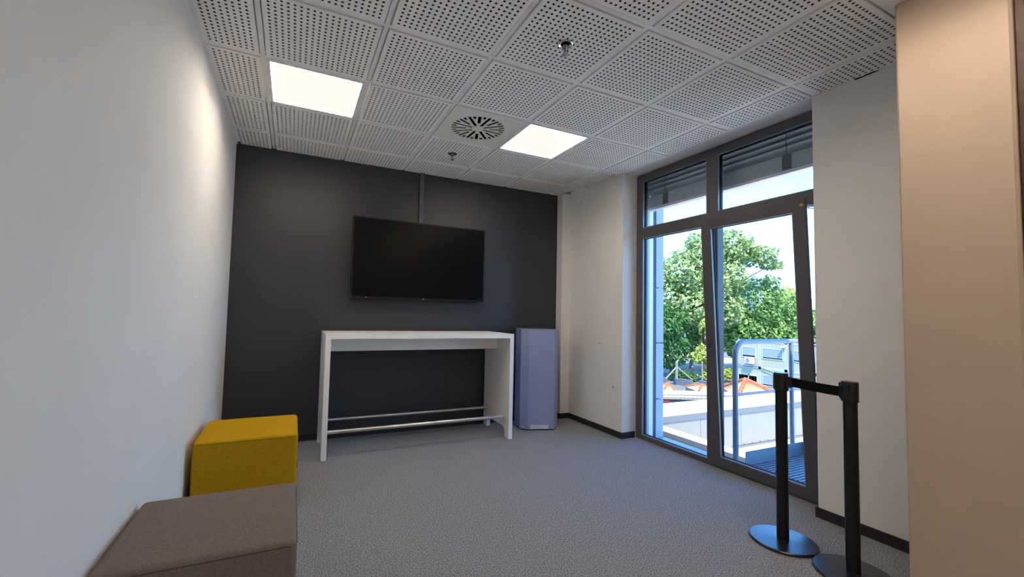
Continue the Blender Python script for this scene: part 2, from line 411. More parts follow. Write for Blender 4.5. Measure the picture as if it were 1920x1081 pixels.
# ================================================================== WINDOW
win = sempty('window_1', label='tall anthracite framed window with two top lights and a fixed pane')
YL, YR = Y0, Y1
def bar(name, y0, y1, z0, z1, x0=XF, x1=XF+.075, m='frame', par=win): return MB().box(x0, x1, y0, y1, z0, z1, bev=.002).build(name, M[m], par)
bar('frame_stile', YL-.08, YL, 0, 2.69); bar('frame_stile', YR, YR+.085, 0, 2.69)
bar('frame_head', YR+.085, YL-.08, 2.625, 2.69); bar('frame_sill', YR+.085, YL-.08, 0, .042)
bar('transom', YR+.085, YL-.08, 2.03, 2.135)
bar('mullion', -1.951, -1.847, 2.135, 2.625); bar('mullion', -1.951, -1.847, .042, 2.03)
def pane(y0, y1, z0, z1, par, xg=XF+.045, x_in=XF+.004):
    MB().box(xg, xg+.004, y0, y1, z0, z1).build('pane', M['glass'], par)
    # aluminium bead then black gasket round the pane
    for nm, mt, a, b_ in (('glazing_bead', 'bead', x_in, x_in+.020), ('gasket', 'gasket', x_in+.020, xg)):
        g = MB(); t = .006 if nm == 'glazing_bead' else .010
        g.box(a, b_, y0, y0+t, z0, z1).box(a, b_, y1-t, y1, z0, z1).box(a, b_, y0+t, y1-t, z0, z0+t).box(a, b_, y0+t, y1-t, z1-t, z1)
        g.build(nm, M[mt], par)
pane(-1.847, YL-.08, 2.135, 2.625, win); pane(YR+.085, -1.951, 2.135, 2.625, win)
pane(-1.847, YL-.08, .042, 2.03, win)
# tilted glazed door
hinge = Vector((XF-.012, -2.2975, .018)); TILT = math.radians(3.45)
door = sempty('door_1', hinge, (0, -TILT, 0), 'glazed anthracite balcony door tilted open into the room')
L_, R_ = .4025, -.4025; DH = 2.04; SW = .082
def dbar(name, y0, y1, z0, z1): 
    return MB().box(0, .016, y0, y1, z0, z1, bev=.002).box(.016, .058, max(y0, R_+.018), min(y1, L_-.018), max(z0, .018), min(z1, DH-.018)).build(name, M['frame'], door)
dbar('sash_stile', L_-SW, L_, 0, DH); dbar('sash_stile', R_, R_+SW, 0, DH)
dbar('sash_rail', R_+SW, L_-SW, 0, .076); dbar('sash_rail', R_+SW, L_-SW, DH-.084, DH)
pane(R_+SW, L_-SW, .076, DH-.084, door, xg=.044, x_in=.004)
hz = 1.0
hb = MB().lathe([(.014, 0), (.014, .008), (.012, .010)], seg=20, mtx=Matrix.Translation((0, L_-.028, hz)) @ Matrix.Scale(2.4, 4, (0,0,1)) @ Matrix.Rotation(-PI/2, 4, 'Y'))
hbo = hb.build('handle_base', M['handle'], door)
MB().tube([(-.008, L_-.028, hz), (-.044, L_-.028, hz), (-.058, L_-.028, hz+.010), (-.064, L_-.027, hz+.035), (-.060, L_-.025, hz+.085), (-.046, L_-.022, hz+.135)], .0115, 12, r2=.010).build('handle', M['handle'], door, 'curved grey lever handle pointing up')
MB().lathe([(.011, 0), (.011, .001)], seg=20, mtx=Matrix.Translation((-.0005, R_+.022, DH-.045)) @ Matrix.Rotation(-PI/2, 4, 'Y')).build('sticker', M['stick'], door, 'small round yellow sticker at the top corner')
MB().box(.02, .13, R_-.012, R_-.004, DH-.06, DH-.045).box(.02, .13, R_-.012, R_-.004, DH-.075, DH-.070).build('tilt_arm', M['silver'], door, 'white metal tilt arm at the top of the sash')
MB().box(XF+.05, XF+.075, -2.70, -1.95, .0421, .05).build('threshold_seal', M['gasket'], win)

# ------------------------------------------------------------------ raised outside blind
bl = thing('venetian_blind', 'raised grey metal venetian blind hanging outside behind the top lights', 'blind', (3.95, -1.87, 2.35))
bw = .875
MB().box(-.035, .035, -bw, bw, .002, .030, bev=.003).build('bottom_rail', M['blindrail'], bl, 'pale bottom rail')
sl = MB().prism([(-.042, -.001), (-.042, .0065), (-.039, .0065), (-.037, .003), (.030, .006), (.040, .003), (.040, .0015), (.030, .0045), (-.037, .0)], -bw, bw, 'y').mesh('slat', [M['blind']])
for k in range(12):
    o = link('slat', sl, bl); o.location = (random.uniform(-.002, .002), 0, .032+k*.0096)
for k, z in enumerate((.185, .235, .285, .33)):
    o = link('slat', sl, bl); o.location = (0, 0, z); o.rotation_euler = (0, .85, 0)
MB().box(-.03, .03, -bw, bw, .345, .372).build('head_rail', M['blind'], bl)
MB().box(.03, .036, -bw, bw, .15, .372).build('fascia', M['blind'], bl)
for y in (.62, -.55):
    MB().box(-.046, -.042, y-.035, y+.035, .03, .145, bev=.002).build('ladder_clip', M['frame'], bl)
    MB().tube([(-.044, y, .345), (-.046, y+.003, .24), (-.044, y, .145)], .0022, 6).build('lift_cord', M['gasket'], bl)
    for z in (.155, .185): MB().lathe([(.001, -.005), (.006, -.002), (.006, .002), (.001, .005)], (-.048, y-.004, z), 10).build('cord_bead', M['bead'], bl)
for y in (.80,):
    for z in (.135, .165, .2): MB().lathe([(.001, -.006), (.005, -.002), (.005, .002), (.001, .006)], (-.044, y, z), 10).build('cord_bead', M['bead'], bl)

# ================================================================== FURNITURE
# television
tv = thing('television', 'large black flat television mounted on the anthracite wall', 'television', (1.717, -.1, 1.345))
TW, TT = .701, .799
MB().box(-TW, TW, .004, .05, 0, TT, bev=.004).build('casing', M['black_plastic'], tv)
fr = MB()
for bx in ((-TW, TW, TT-.012, TT), (-TW, TW, 0, .018), (-TW, -TW+.011, .018, TT-.012), (TW-.011, TW, .018, TT-.012)): fr.box(bx[0], bx[1], -.004, .004, bx[2], bx[3])
fr.build('bezel', M['black_plastic'], tv)
MB().box(-TW+.011, TW-.011, 0, .004, .018, TT-.012).build('screen', M['tvscreen'], tv)
MB().lathe([(.0035, 0), (.0035, .002)], seg=10, mtx=Matrix.Translation((-TW+.145, -.004, .009)) @ Matrix.Rotation(PI/2, 4, 'X')).build('status_light', M['red_led'], tv, 'tiny red standby light')
MB().box(.012, .03, -.0055, -.004, .006, .013).build('emblem', M['silver'], tv, 'tiny grey maker mark at the lower edge')
MB().box(-.25, .25, .05, .098, .2, .6).box(-.3, .3, .088, .099, .15, .2).build('wall_mount', M['black_plastic'], tv)
MB().box(.40, .52, .02, .05, -.012, .0).build('sensor_box', M['black_plastic'], tv)
# cable duct
cd = thing('cable_duct', 'slim dark cable duct running from television up to the ceiling', 'cable duct', (1.708, -.001, 2.14))
MB().box(-.02, .02, -.026, 0, 0, 2.694-2.14, bev=.002).build('duct_body', M['duct'], cd)
MB().box(-.0225, .0225, -.030, -.025, .0, 2.694-2.14, bev=.001).build('duct_cover', M['duct'], cd)

# bar table
tb = thing('bar_table', 'long white high table with panel legs and two steel foot rails', 'table', (1.6465, -.345, 0))
TX, TY, TZt, PT = .8715, .30, 1.025, .041
tp = MB().prism([(-TX, TZt), (TX, TZt), (TX-PT, TZt-PT), (-TX+PT, TZt-PT)], -TY, TY, 'y')
tp.build('tabletop', M['table'], tb)
def leg_poly():
    P = [(-TY, TZt), (-TY, .004), (-TY+.085, .004)]
    for k in range(9):                                   # arch between the feet
        a = PI-(PI/2)*k/8; P.append((-TY+.085+.06+.06*math.cos(a), .045+.06*math.sin(a)))
    for k in range(9):
        a = PI/2-(PI/2)*k/8; P.append((TY-.085-.06+.06*math.cos(a), .045+.06*math.sin(a)))
    P += [(TY-.085, .004), (TY, .004), (TY, TZt)]
    return P
for s in (-1, 1):
    P = leg_poly(); lm = MB(); n = len(P)
    xo, xi = s*TX, s*(TX-PT)
    V = [(xo, p[0], p[1]) for p in P]+[(xi, p[0], p[1] if p[1] < 1 else TZt-PT) for p in P]
    F = [tuple(range(n)), tuple(range(n, 2*n))]+[(i, (i+1) % n, n+(i+1) % n, n+i) for i in range(n)]
    lm.add(V, F).build('leg_panel', M['table'], tb)
    for y in (-TY+.04, TY-.04): MB().lathe([(.012, 0), (.012, .005)], (s*(TX-PT/2), y, 0), 12).build('glide', M['black_plastic'], tb)
MB().box(-TX+PT, TX-PT, -.005, .02, .858, TZt-PT).build('apron', M['table'], tb)
for y in (-.215, .213):
    MB().tube([(-TX+PT, y, .206), (TX-PT, y, .206)], .0165, 20).build('foot_rail', M['steel'], tb)

# faceted cabinet
cabp = [(2.79, -.18), (2.758, -.36), (2.815, -.429), (3.089, -.515), (3.177, -.447), (3.225, -.30), (3.17, -.10), (2.86, -.06)]
ca = thing('cabinet', 'tall blue-grey faceted cabinet standing right of the white table', 'cabinet', (2.98, -.28, 0))
def shr(P, k, c=(2.98, -.28)): return [(c[0]+(x-c[0])*k-2.98, c[1]+(y-c[1])*k+.28) for x, y in P]
MB().prism(shr(cabp, .97), 0, .02).build('plinth', M['dark'], ca)
MB().prism(shr(cabp, 1), .012, 1.05).build('body', M['cab'], ca)
MB().prism(shr(cabp, 1.006), 1.05, 1.062).build('lid', M['cab'], ca)
fd = Vector((3.089-2.815, -.515+.429, 0)); fl = fd.length; fd.normalize()
mfm = Matrix.Translation((2.815-2.98, -.429+.28, 0)) @ Matrix.Rotation(math.atan2(fd.y, fd.x), 4, 'Z')
MB().box(.03, .228, -.004, .001, .014, .056, mtx=mfm, bev=.001).build('base_plate', M['silver'], ca, 'flat silver plate at the foot of the front')
d2 = Vector((2.815-2.758, -.429+.36, 0)); 
mf2 = Matrix.Translation((2.758-2.98, -.36+.28, 0)) @ Matrix.Rotation(math.atan2(d2.y, d2.x), 4, 'Z')
MB().box(.025, .05, -.002, .001, .03, .042, mtx=mf2).build('badge', M['silver'], ca, 'tiny silver badge low on the side facet')

# ottomans
def ottoman(name, loc, sx, sy, rot, m, label):
    t = thing(name, label, 'ottoman', loc, (0, 0, rot))
    bm = bmesh.new(); bmesh.ops.create_cube(bm, size=1)
    for v in bm.verts: v.co = Vector((v.co.x*sx, v.co.y*sy, .235+v.co.z*.43))
    bmesh.ops.bevel(bm, geom=bm.edges[:], offset=.024, segments=4, affect='EDGES', profile=.55)
    bmesh.ops.subdivide_edges(bm, edges=[e for e in bm.edges if e.calc_length() > .2], cuts=8, use_grid_fill=True)
    for v in bm.verts:                                    # slightly crowned upholstery
        u, w_ = v.co.x/(sx/2), v.co.y/(sy/2)
        if v.co.z > .44: v.co.z += .006*(1-u*u)*(1-w_*w_)
        k = max(0, 1-((v.co.z-.235)/.2)**2)*.004
        if abs(u) > .98: v.co.x += math.copysign(k*(1-w_*w_), u)
        if abs(w_) > .98: v.co.y += math.copysign(k*(1-u*u), w_)
    me = bpy.data.meshes.new('upholstery'); bm.to_mesh(me); bm.free(); me.materials.append(m)
    for p in me.polygons: p.use_smooth = True
    link('upholstery', me, t)
    q = .004; z = .432; a, b_ = sx/2, sy/2
    for p0, p1 in (((-a+.02, -b_, z), (a-.02, -b_, z)), ((-a+.02, b_, z), (a-.02, b_, z)), ((a, -b_+.02, z), (a, b_-.02, z)), ((-a, -b_+.02, z), (-a, b_-.02, z))):
        MB().tube([p0, p1], .0012, 6).build('seam', M['thread'] if m is M['yellow'] else M['thread_grey'], t)
    for x in (-1, 1):
        for y in (-1, 1): MB().lathe([(.02, 0), (.02, .022)], (x*(sx/2-.06), y*(sy/2-.06), 0), 14).build('foot', M['black_plastic'], t)
    return t
oy = ottoman('ottoman', (.308, -1.148, 0), .553, .54, 0, M['yellow'], 'mustard yellow felt cube ottoman nearer the dark wall')
og = ottoman('ottoman', (.290, -2.49, 0), .556, .54, 0, M['greyfelt'], 'grey-brown felt cube ottoman in front of the yellow one')
MB().box(.277, .282, -.17, -.13, .20, .245).build('tag', M['black_plastic'], oy, 'small black fabric tag on the side')

# stanchions
def stanchion(y, label, with_belt):
    x = 3.037
    t = thing('stanchion', label, 'barrier post', (x, y, 0), group='black belt barrier posts by the window')
    MB().lathe([(.155, 0), (.161, .003), (.161, .012), (.157, .016), (.10, .0185), (.036, .021), (.03, .0215)], seg=64).build('base', M['stbase'], t)
    MB().lathe([(.0292, .0205), (.0292, .86), (.028, .86)], seg=36).build('pole', M['stanchion'], t)
    h = MB().lathe([(.031, .832), (.0348, .834), (.0348, .926), (.033, .930), (.0, .931)], seg=36)
    h.build('head', M['stanchion'], t)
    for a in (PI/2, 0, PI): 
        mm = Matrix.Rotation(a, 4, 'Z')
        MB().box(.030, .0375, -.012, .012, .838, .918, mtx=mm, bev=.001).build('belt_slot', M['black_plastic'], t)
    if with_belt:
        MB().box(-.014, .014, -.052, -.030, .853, .915, bev=.003).box(-.009, .009, -.062, -.050, .858, .911, bev=.003).build('belt_cassette', M['black_plastic'], t)
        n = 14; V = []; F = []; 
        for k in range(n+1):
            q = k/n; yy = -.058-q*(.325-.058-.036); zc = .885-.002*math.sin(PI*q)-.010*q
            for dx in (-.001, .001): V += [(dx, yy, zc-.0245), (dx, yy, zc+.0245)]
        for k in range(n):
            a = 4*k; F += [(a, a+1, a+5, a+4), (a+2, a+6, a+7, a+3), (a+1, a+3, a+7, a+5), (a, a+4, a+6, a+2)]
        F += [(0, 2, 3, 1), (4*n, 4*n+1, 4*n+3, 4*n+2)]
        MB().add(V, F).build('belt', M['belt'], t, 'short black webbing belt stretched to the next post')
    else:
        MB().box(-.013, .013, .030, .042, .846, .922, bev=.002).build('belt_receiver', M['black_plastic'], t)
    return t
stanchion(-2.873, 'black barrier post nearer the window door, belt leaving its head', True)
stanchion(-3.200, 'black barrier post nearest the column, receiving the belt', False)

# ================================================================== OUTSIDE
fac = sempty('wall_facade', label='pale panel cladding beside the window outside')
zj = [-2.4, -1.85, -.838, -.244, .350, .946, 1.54, 2.134, 2.728, 3.25]
pm = {}
for a, b_ in zip(zj[:-1], zj[1:]):
    for y0, y1 in ((-.97, .6), (.61, 2.2)):
        MB().box(4.075, 4.185, y0, y1, a+.006, b_-.006, bev=.004).build('cladding_panel', M['clad'], fac)
MB().box(4.03, 4.08, -.96, 2.2, -3, 3.2).build('cladding_rail', M['coping_face'], fac)
for a, b_ in zip(zj[:-1], zj[1:]):
    MB().box(4.075, 4.185, -8.2, -2.83, a+.006, b_-.006, bev=.004).build('cladding_panel', M['clad'], fac)
MB().box(4.03, 4.08, -8.2, -2.85, -3, 3.2).build('cladding_rail', M['coping_face'], fac)
MB().box(4.06, 4.185, -2.83, -.97, 2.69, 3.25).build('blind_fascia', M['clad'], fac)
for y0, y1 in ((-.985, -.97), (-2.83, -2.815)):
    MB().box(3.915, 3.965, y0, y1, -.05, 2.72).build('guide_rail', M['clad'], fac)
MB().box(3.82, 4.20, -2.83, -.97, -.088, -.06).build('outer_sill', M['bead'], fac)

# landing with grating
la = thing('landing', 'galvanised steel grating landing outside the balcony door', 'landing', (4.62, -2.9, -.06))
gm = MB()
nx, ny = 26, 60
for k in range(nx+1):
    x = -.41+.82*k/nx; gm.box(x-.002, x+.002, -1.2, 1.02, -.014, 0)
for k in range(ny+1):
    y = -1.2+2.22*k/ny; gm.box(-.41, .41, y-.006, y+.006, -.02, 0)
stuff(gm.build('grating', M['galv'], la))
MB().box(-.42, .425, 1.02, 1.027, -.08, .115).build('toe_board', M['galv'], la)
MB().box(.418, .425, -1.2, 1.02, -.08, .115).build('toe_board', M['galv'], la)
MB().box(-.42, .42, 1.0, 1.02, -.12, -.03).build('edge_beam', M['galv'], la); MB().box(-.42, .42, -1.22, -1.2, -.12, 0).build('edge_beam', M['galv'], la)
for x, y in ((.38, .95), (.38, -1.1), (-.36, .95), (-.36, -1.1)):
    MB().box(x-.03, x+.03, y-.03, y+.03, -1.36, -.121).build('support_post', M['galv'], la)
# railing
ra = thing('railing', 'grey-blue galvanised tube railing with rounded corner on the landing', 'railing', (4.12, -1.84, 0))
arc = [(0, 0, -.06), (0, 0, .90)]+[(.12*(1-math.cos(a)), 0, .90+.12*math.sin(a)) for a in [PI/2*k/8 for k in range(1, 9)]]
arc += [(.84, 0, 1.02)]+[(.84+.12*math.sin(a), -.12*(1-math.cos(a)), 1.02) for a in [PI/2*k/6 for k in range(1, 7)]]+[(.96, -2.2, 1.02)]
MB().tube(arc, .0235, 14).build('handrail', M['galv'], ra)
MB().tube([(.82, -.005, -.06), (.82, -.005, 1.0)], .021, 14).build('post', M['galv'], ra)
MB().tube([(.96, -2.2, -.06), (.96, -2.2, 1.02)], .021, 14).build('post', M['galv'], ra)
MB().tube([(0, 0, .552), (.96, 0, .552)], .0125, 10).build('mid_rail', M['galv'], ra)
MB().tube([(.96, 0, .552), (.96, -2.2, .552)], .0125, 10).build('mid_rail', M['galv'], ra)

# low flat roof, parapets
roof = struct(MB().box(4.2, 15, -9, 1.5, -1.72, -1.42).build('terrace_roof', M['roofing']), 'light coloured flat roof below the landing')
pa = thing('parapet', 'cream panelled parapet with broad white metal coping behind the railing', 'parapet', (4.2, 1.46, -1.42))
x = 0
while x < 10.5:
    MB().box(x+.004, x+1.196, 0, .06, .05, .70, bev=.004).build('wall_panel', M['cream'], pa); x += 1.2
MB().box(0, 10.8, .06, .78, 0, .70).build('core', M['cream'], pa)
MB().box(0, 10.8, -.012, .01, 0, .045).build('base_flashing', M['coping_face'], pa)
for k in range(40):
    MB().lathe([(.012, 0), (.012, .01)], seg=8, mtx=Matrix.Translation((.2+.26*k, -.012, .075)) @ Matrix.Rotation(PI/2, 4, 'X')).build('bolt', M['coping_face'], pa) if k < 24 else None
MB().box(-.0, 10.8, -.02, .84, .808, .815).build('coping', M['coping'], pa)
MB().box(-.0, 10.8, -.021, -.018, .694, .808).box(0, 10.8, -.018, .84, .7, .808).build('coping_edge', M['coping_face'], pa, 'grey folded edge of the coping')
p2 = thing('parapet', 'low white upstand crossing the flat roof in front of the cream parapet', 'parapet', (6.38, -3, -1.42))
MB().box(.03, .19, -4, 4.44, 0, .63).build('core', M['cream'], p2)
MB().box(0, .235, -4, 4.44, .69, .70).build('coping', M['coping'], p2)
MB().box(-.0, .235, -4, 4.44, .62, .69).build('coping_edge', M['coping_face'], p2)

# houses with tiled roofs between
def tiled_face(mb, a, b_, c, d, n, amp):
    """corrugated tile field: a-b eave (left to right), d-c ridge"""
    a, b_, c, d = map(Vector, (a, b_, c, d)); nrm = (b_-a).cross(d-a).normalized()
    if nrm.z < 0: nrm = -nrm
    m = n*4; V = []; F = []
    for k in range(m+1):
        u = k/m; off = nrm*(amp*(.5+.5*math.cos(2*PI*k/4)))
        V += [a.lerp(b_, u)+off, d.lerp(c, u)+off]
    for k in range(m): F.append((2*k, 2*k+2, 2*k+3, 2*k+1))
    mb.add(V, F)
def pyramid_house(apex, R, L, label, cap=.085, ncol=14):
    """a small tiled hip roof on walls: apex, front right and front left eave corners"""
    apex, R, L = Vector(apex), Vector(R), Vector(L)
    R.z = L.z = min(R.z, L.z)
    ed = (R-L); back = Vector((-ed.y, ed.x, 0)).normalized()
    if back.dot(Vector((.423, .906, 0))) < 0: back = -back
    dep = max(1.5, 2*abs((apex-L).dot(back)))
    RB, LB = R+back*dep, L+back*dep
    t = thing('tiled_roof_house', label, 'house', ((L+R+LB+RB)/4).to_tuple())
    o = Vector(t.location)
    A, r, l, rb, lb = [p-o for p in (apex, R, L, RB, LB)]
    wm = MB().add([*[p*1 for p in (l, r, rb, lb)], *[Vector((p.x, p.y, -4.0)) for p in (l, r, rb, lb)]], [(0,1,5,4), (1,2,6,5), (2,3,7,6), (3,0,4,7), (0,3,2,1), (4,5,6,7)])
    wm.build('wall', M['cream'], t)
    for nm, p, q in (('front', l, r), ('right', r, rb), ('back', rb, lb), ('left', lb, l)):
        mb = MB(); tiled_face(mb, p-Vector((0,0,.0)), q, A.lerp(q, .02), A.lerp(p, .02), ncol, .05); mb.build('roof_slope', M['sunlit_roof'], t, fix=False)
    for q in (r, l, rb, lb):
        n = max(4, int((A-q).length/(cap*3.5)))
        for k in range(n):
            p0, p1 = A.lerp(q, k/n), A.lerp(q, (k+.95)/n)
            MB().tube([p0+Vector((0,0,.05)), p1+Vector((0,0,.03))], cap, 8, r2=cap*1.25).build('ridge_tile', M['orange'], t)
    return t
pyramid_house((20.98, 9.47, -1.80), (20.95, 7.2, -2.50), (19.34, 8.72, -2.50), 'orange tiled hip roof with ridge caps behind the railing post')
pyramid_house((19.1, 12.58, -2.40), (19.01, 11.87, -2.70), (18.38, 12.17, -2.70), 'tiny orange roof peak at the left beside the facade panels', .05, 6)
pyramid_house((20.81, 11.79, -2.42), (21.02, 10.93, -2.68), (20.05, 11.38, -2.68), 'small pale orange roof peak just left of the door stile', .05, 6)
lt = thing('shed', 'low building with pale yellow flat tiled roof beyond the parapet', 'shed', (17.4, 9.6, -6.3))
o = Vector(lt.location)
rL, rR, eL, eR = [Vector(p)-o for p in ((15.0, 11.17, -2.22), (20.2, 8.75, -2.25), (14.3, 10.29, -2.35), (19.4, 7.91, -2.38))]
mb = MB(); tiled_face(mb, eL, eR, rR, rL, 30, .015); mb.build('roof_slope', M['sunlit_roof'], lt, fix=False)
MB().add([*[p-Vector((0,0,.02)) for p in (rL, rR, eR, eL)], *[p-Vector((0,0,.07)) for p in (rL, rR, eR, eL)]], [(0,1,2,3), (4,7,6,5), (0,4,5,1), (1,5,6,2), (2,6,7,3), (3,7,4,0)]).build('eave_board', M['wood'], lt)
ins = Vector((.12, .26, 0))
MB().add([*[Vector((p.x, p.y, rL.z-.08)) for p in (rL, rR, eR+ins, eL+ins)], *[Vector((p.x, p.y, 0)) for p in (rL, rR, eR+ins, eL+ins)]], [(0,1,2,3), (4,7,6,5), (0,4,5,1), (1,5,6,2), (2,6,7,3), (3,7,4,0)]).build('wall', M['concrete'], lt)
dirv = (eR-eL).normalized()
p0 = eL+dirv*.4+ins*.9; 
MB().box(0, 1.5, -.02, .05, -.45, -.17, mtx=Matrix.Translation(p0) @ Matrix.Rotation(math.atan2(dirv.y, dirv.x), 4, 'Z')).build('awning', M['redplastic'], lt, 'red strip under the eave')

# ground
GZ = -6.3
struct(MB().box(-30, 260, -120, 200, GZ-.3, GZ).build('ground', M['asphalt']), 'pale ground of the yard outside')
struct(MB().box(46.2, 75, 20, 60, GZ+.001, GZ+.06).build('sandy_strip', M['sand']), 'sunlit sandy path behind the concrete wall')

# container offices
def container(y0, z0, label, kind):
    X = 42.9; W_, D_, HH = 2.45, 6.0, 2.62
    t = thing('office_container', label, 'container', (X, y0, z0), group='stacked office containers')
    MB().box(.03, D_, .04, W_-.04, .05, HH-.05).build('wall', M['container'], t)
    f = MB()
    for y in (0, W_-.12): f.box(0, .12, y, y+.12, 0, HH).box(D_-.12, D_, y, y+.12, 0, HH)
    f.box(0, D_, 0, W_, HH-.12, HH).box(0, D_, 0, W_, 0, .14)
    f.build('steel_frame', M['contframe'], t)
    for k in range(6):
        MB().box(.02, .034, .16+.36*k, .16+.36*k+.33, .16, HH-.14).build('wall_sheet', M['container'], t)
    a, b_ = (.28, W_-.28) if kind != 'half' else (.42, 1.75)
    zt, zb = 1.93, 1.0
    wf = MB().box(-.02, .05, a-.06, b_+.06, zb-.06, zb).box(-.02, .05, a-.06, b_+.06, zt, zt+.06).box(-.02, .05, a-.06, a, zb, zt).box(-.02, .05, b_, b_+.06, zb, zt).build('window_frame', M['contframe'], t)
    MB().box(.02, .04, a, b_, zb, zt).build('pane', M['darkglass'], wf)
    if kind != 'open':
        MB().box(-.005, .02, a, b_, zb+(.14 if kind == 'half' else .1), zt).build('roller_shutter', M['shutter'], wf)
    else:
        MB().box(-.01, .03, (a*.55+b_*.45)-.04, (a*.55+b_*.45)+.04, zb, zt).box(-.01, .03, a, b_, zt-.2, zt).build('window_bar', M['contframe'], wf)
for j, (yy, nm) in enumerate(((22.79, 'leftmost'), (20.3, 'second from left'), (17.81, 'third from left'), (15.32, 'rightmost'))):
    container(yy, -3.62, f'upper cream office container, {nm} of the stack', 'half' if j in (0,) else 'shut')
    container(yy, -6.25, f'lower cream office container, {nm} of the stack', 'open' if j == 0 else 'shut')
ac = thing('air_conditioner', 'white air conditioner unit below the upper left container window', 'air conditioner', (42.6, 23.6, -3.28))
MB().box(-.16, .16, -.42, .42, 0, .58, bev=.03).build('casing', M['ac'], ac)
MB().lathe([(.23, 0), (.23, .012), (.19, .012), (.19, 0.002)], seg=24, mtx=Matrix.Translation((-.161, .12, .29)) @ Matrix.Rotation(-PI/2, 4, 'Y')).build('fan_grille', M['greyfac'], ac)
MB().box(.1, .3, -.35, -.3, -.05, 0).box(.1, .3, .3, .35, -.05, 0).build('bracket', M['greyfac'], ac)
tag(MB().tube([(42.84, 25.0-.25*k, -3.50-.12*math.sin(PI*k/8)-.0*k) for k in range(9)]+[(42.83, 22.8-.35*k, -3.52-.42*math.sin(PI*k/14)-.03*k) for k in range(12)], .03, 6).build('power_cable', M['cable']), 'black cable sagging across the container fronts', 'cable')
fl = thing('floodlight', 'small white lamp under the container roof edge', 'lamp', (42.7, 20.4, -1.45))
MB().box(-.15, .15, -.14, .14, 0, .16, bev=.03).build('housing', M['ac'], fl); MB().box(-.1, .1, -.1, .1, -.05, .0).build('lens', M['darkglass'], fl)

# concrete yard wall, fence corner post, thin post, cone
rwal = thing('retaining_wall', 'grey concrete yard wall in front of the trees', 'wall', (40.5, 28.2, GZ))
for k in range(7):
    y = 6-2.4*k; MB().box(-.15+y*-.467, .15+y*-.467, y-2.1*.5-.13, y+2.1*.5+.13, 0, .72+.0*k, mtx=None, bev=.02).build('concrete_panel', M['concrete'], rwal)
fp = thing('fence_corner_post', 'weathered corner fence post with two slanted struts on the wall', 'fence post', (39.3, 29.7, -5.62))
MB().box(-.09, .09, -.09, .09, 0, 1.95, bev=.02).build('post', M['wood'], fp)
MB().tube([(0, 0, 1.35), (-.95, .62, 0)], .085, 6).build('strut', M['wood'], fp)
MB().tube([(0, 0, 1.35), (1.5, -.75, 0)], .085, 6).build('strut', M['wood'], fp)
MB().tube([(0, 0, 1.9), (.25, -.05, 2.12)], .08, 6).build('post_arm', M['wood'], fp)
tp_ = thing('fence_post', 'thin grey fence post right of the corner post', 'fence post', (42.0, 28.6, GZ))
MB().tube([(0, 0, 0), (0, 0, 2.6)], .07, 8).build('shaft', M['wood'], tp_); MB().lathe([(.09, 2.6), (.05, 2.66), (.01, 2.68)], seg=10).build('cap', M['wood'], tp_)
cn = thing('traffic_cone', 'tiny red and white traffic post on the sandy path', 'traffic cone', (52.1, 38.2, GZ+.06))
MB().lathe([(.30, 0), (.30, .06), (.18, .08)], seg=14).build('base', M['redplastic'], cn); MB().lathe([(.17, .08), (.06, .95)], seg=14).build('cone', M['redplastic'], cn); MB().lathe([(.125, .45), (.10, .65)], seg=14).build('band', M['ac'], cn)
# bicycle-like frame left out of the base list; distant buildings
tw = thing('tower_block', 'pale blue high-rise seen faintly behind the trees', 'building', (172, 106, GZ))
MB().box(-6, 6, -1.9, 8, 0, 23.6).build('wall', M['tower'], tw)
for k in range(6):
    for q in range(3): MB().box(-6.05, -5.95, -1.0+2.4*q, .3+2.4*q, 4+3*k, 5.6+3*k).build('window', M['darkglass'], tw)
MB().box(-1, 1, 0, 2, 23.6, 25).build('roof_hut', M['tower'], tw)
fb = thing('long_building', 'long dark building with pale grey roof at the far right', 'building', (100, 46, GZ))
MB().box(-4, 4, -14, 7.5, 0, 9.6).build('wall', M['greyfac'], fb)
MB().prism([(-5, 9.3), (5, 9.3), (0, 12.0)], -14.6, 8.1, 'y').build('roof', M['greyroof'], fb)
for k in range(7): MB().box(-4.06, -3.95, -12+2.8*k, -10.4+2.8*k, 6.4, 8.2).build('window', M['darkglass'], fb)

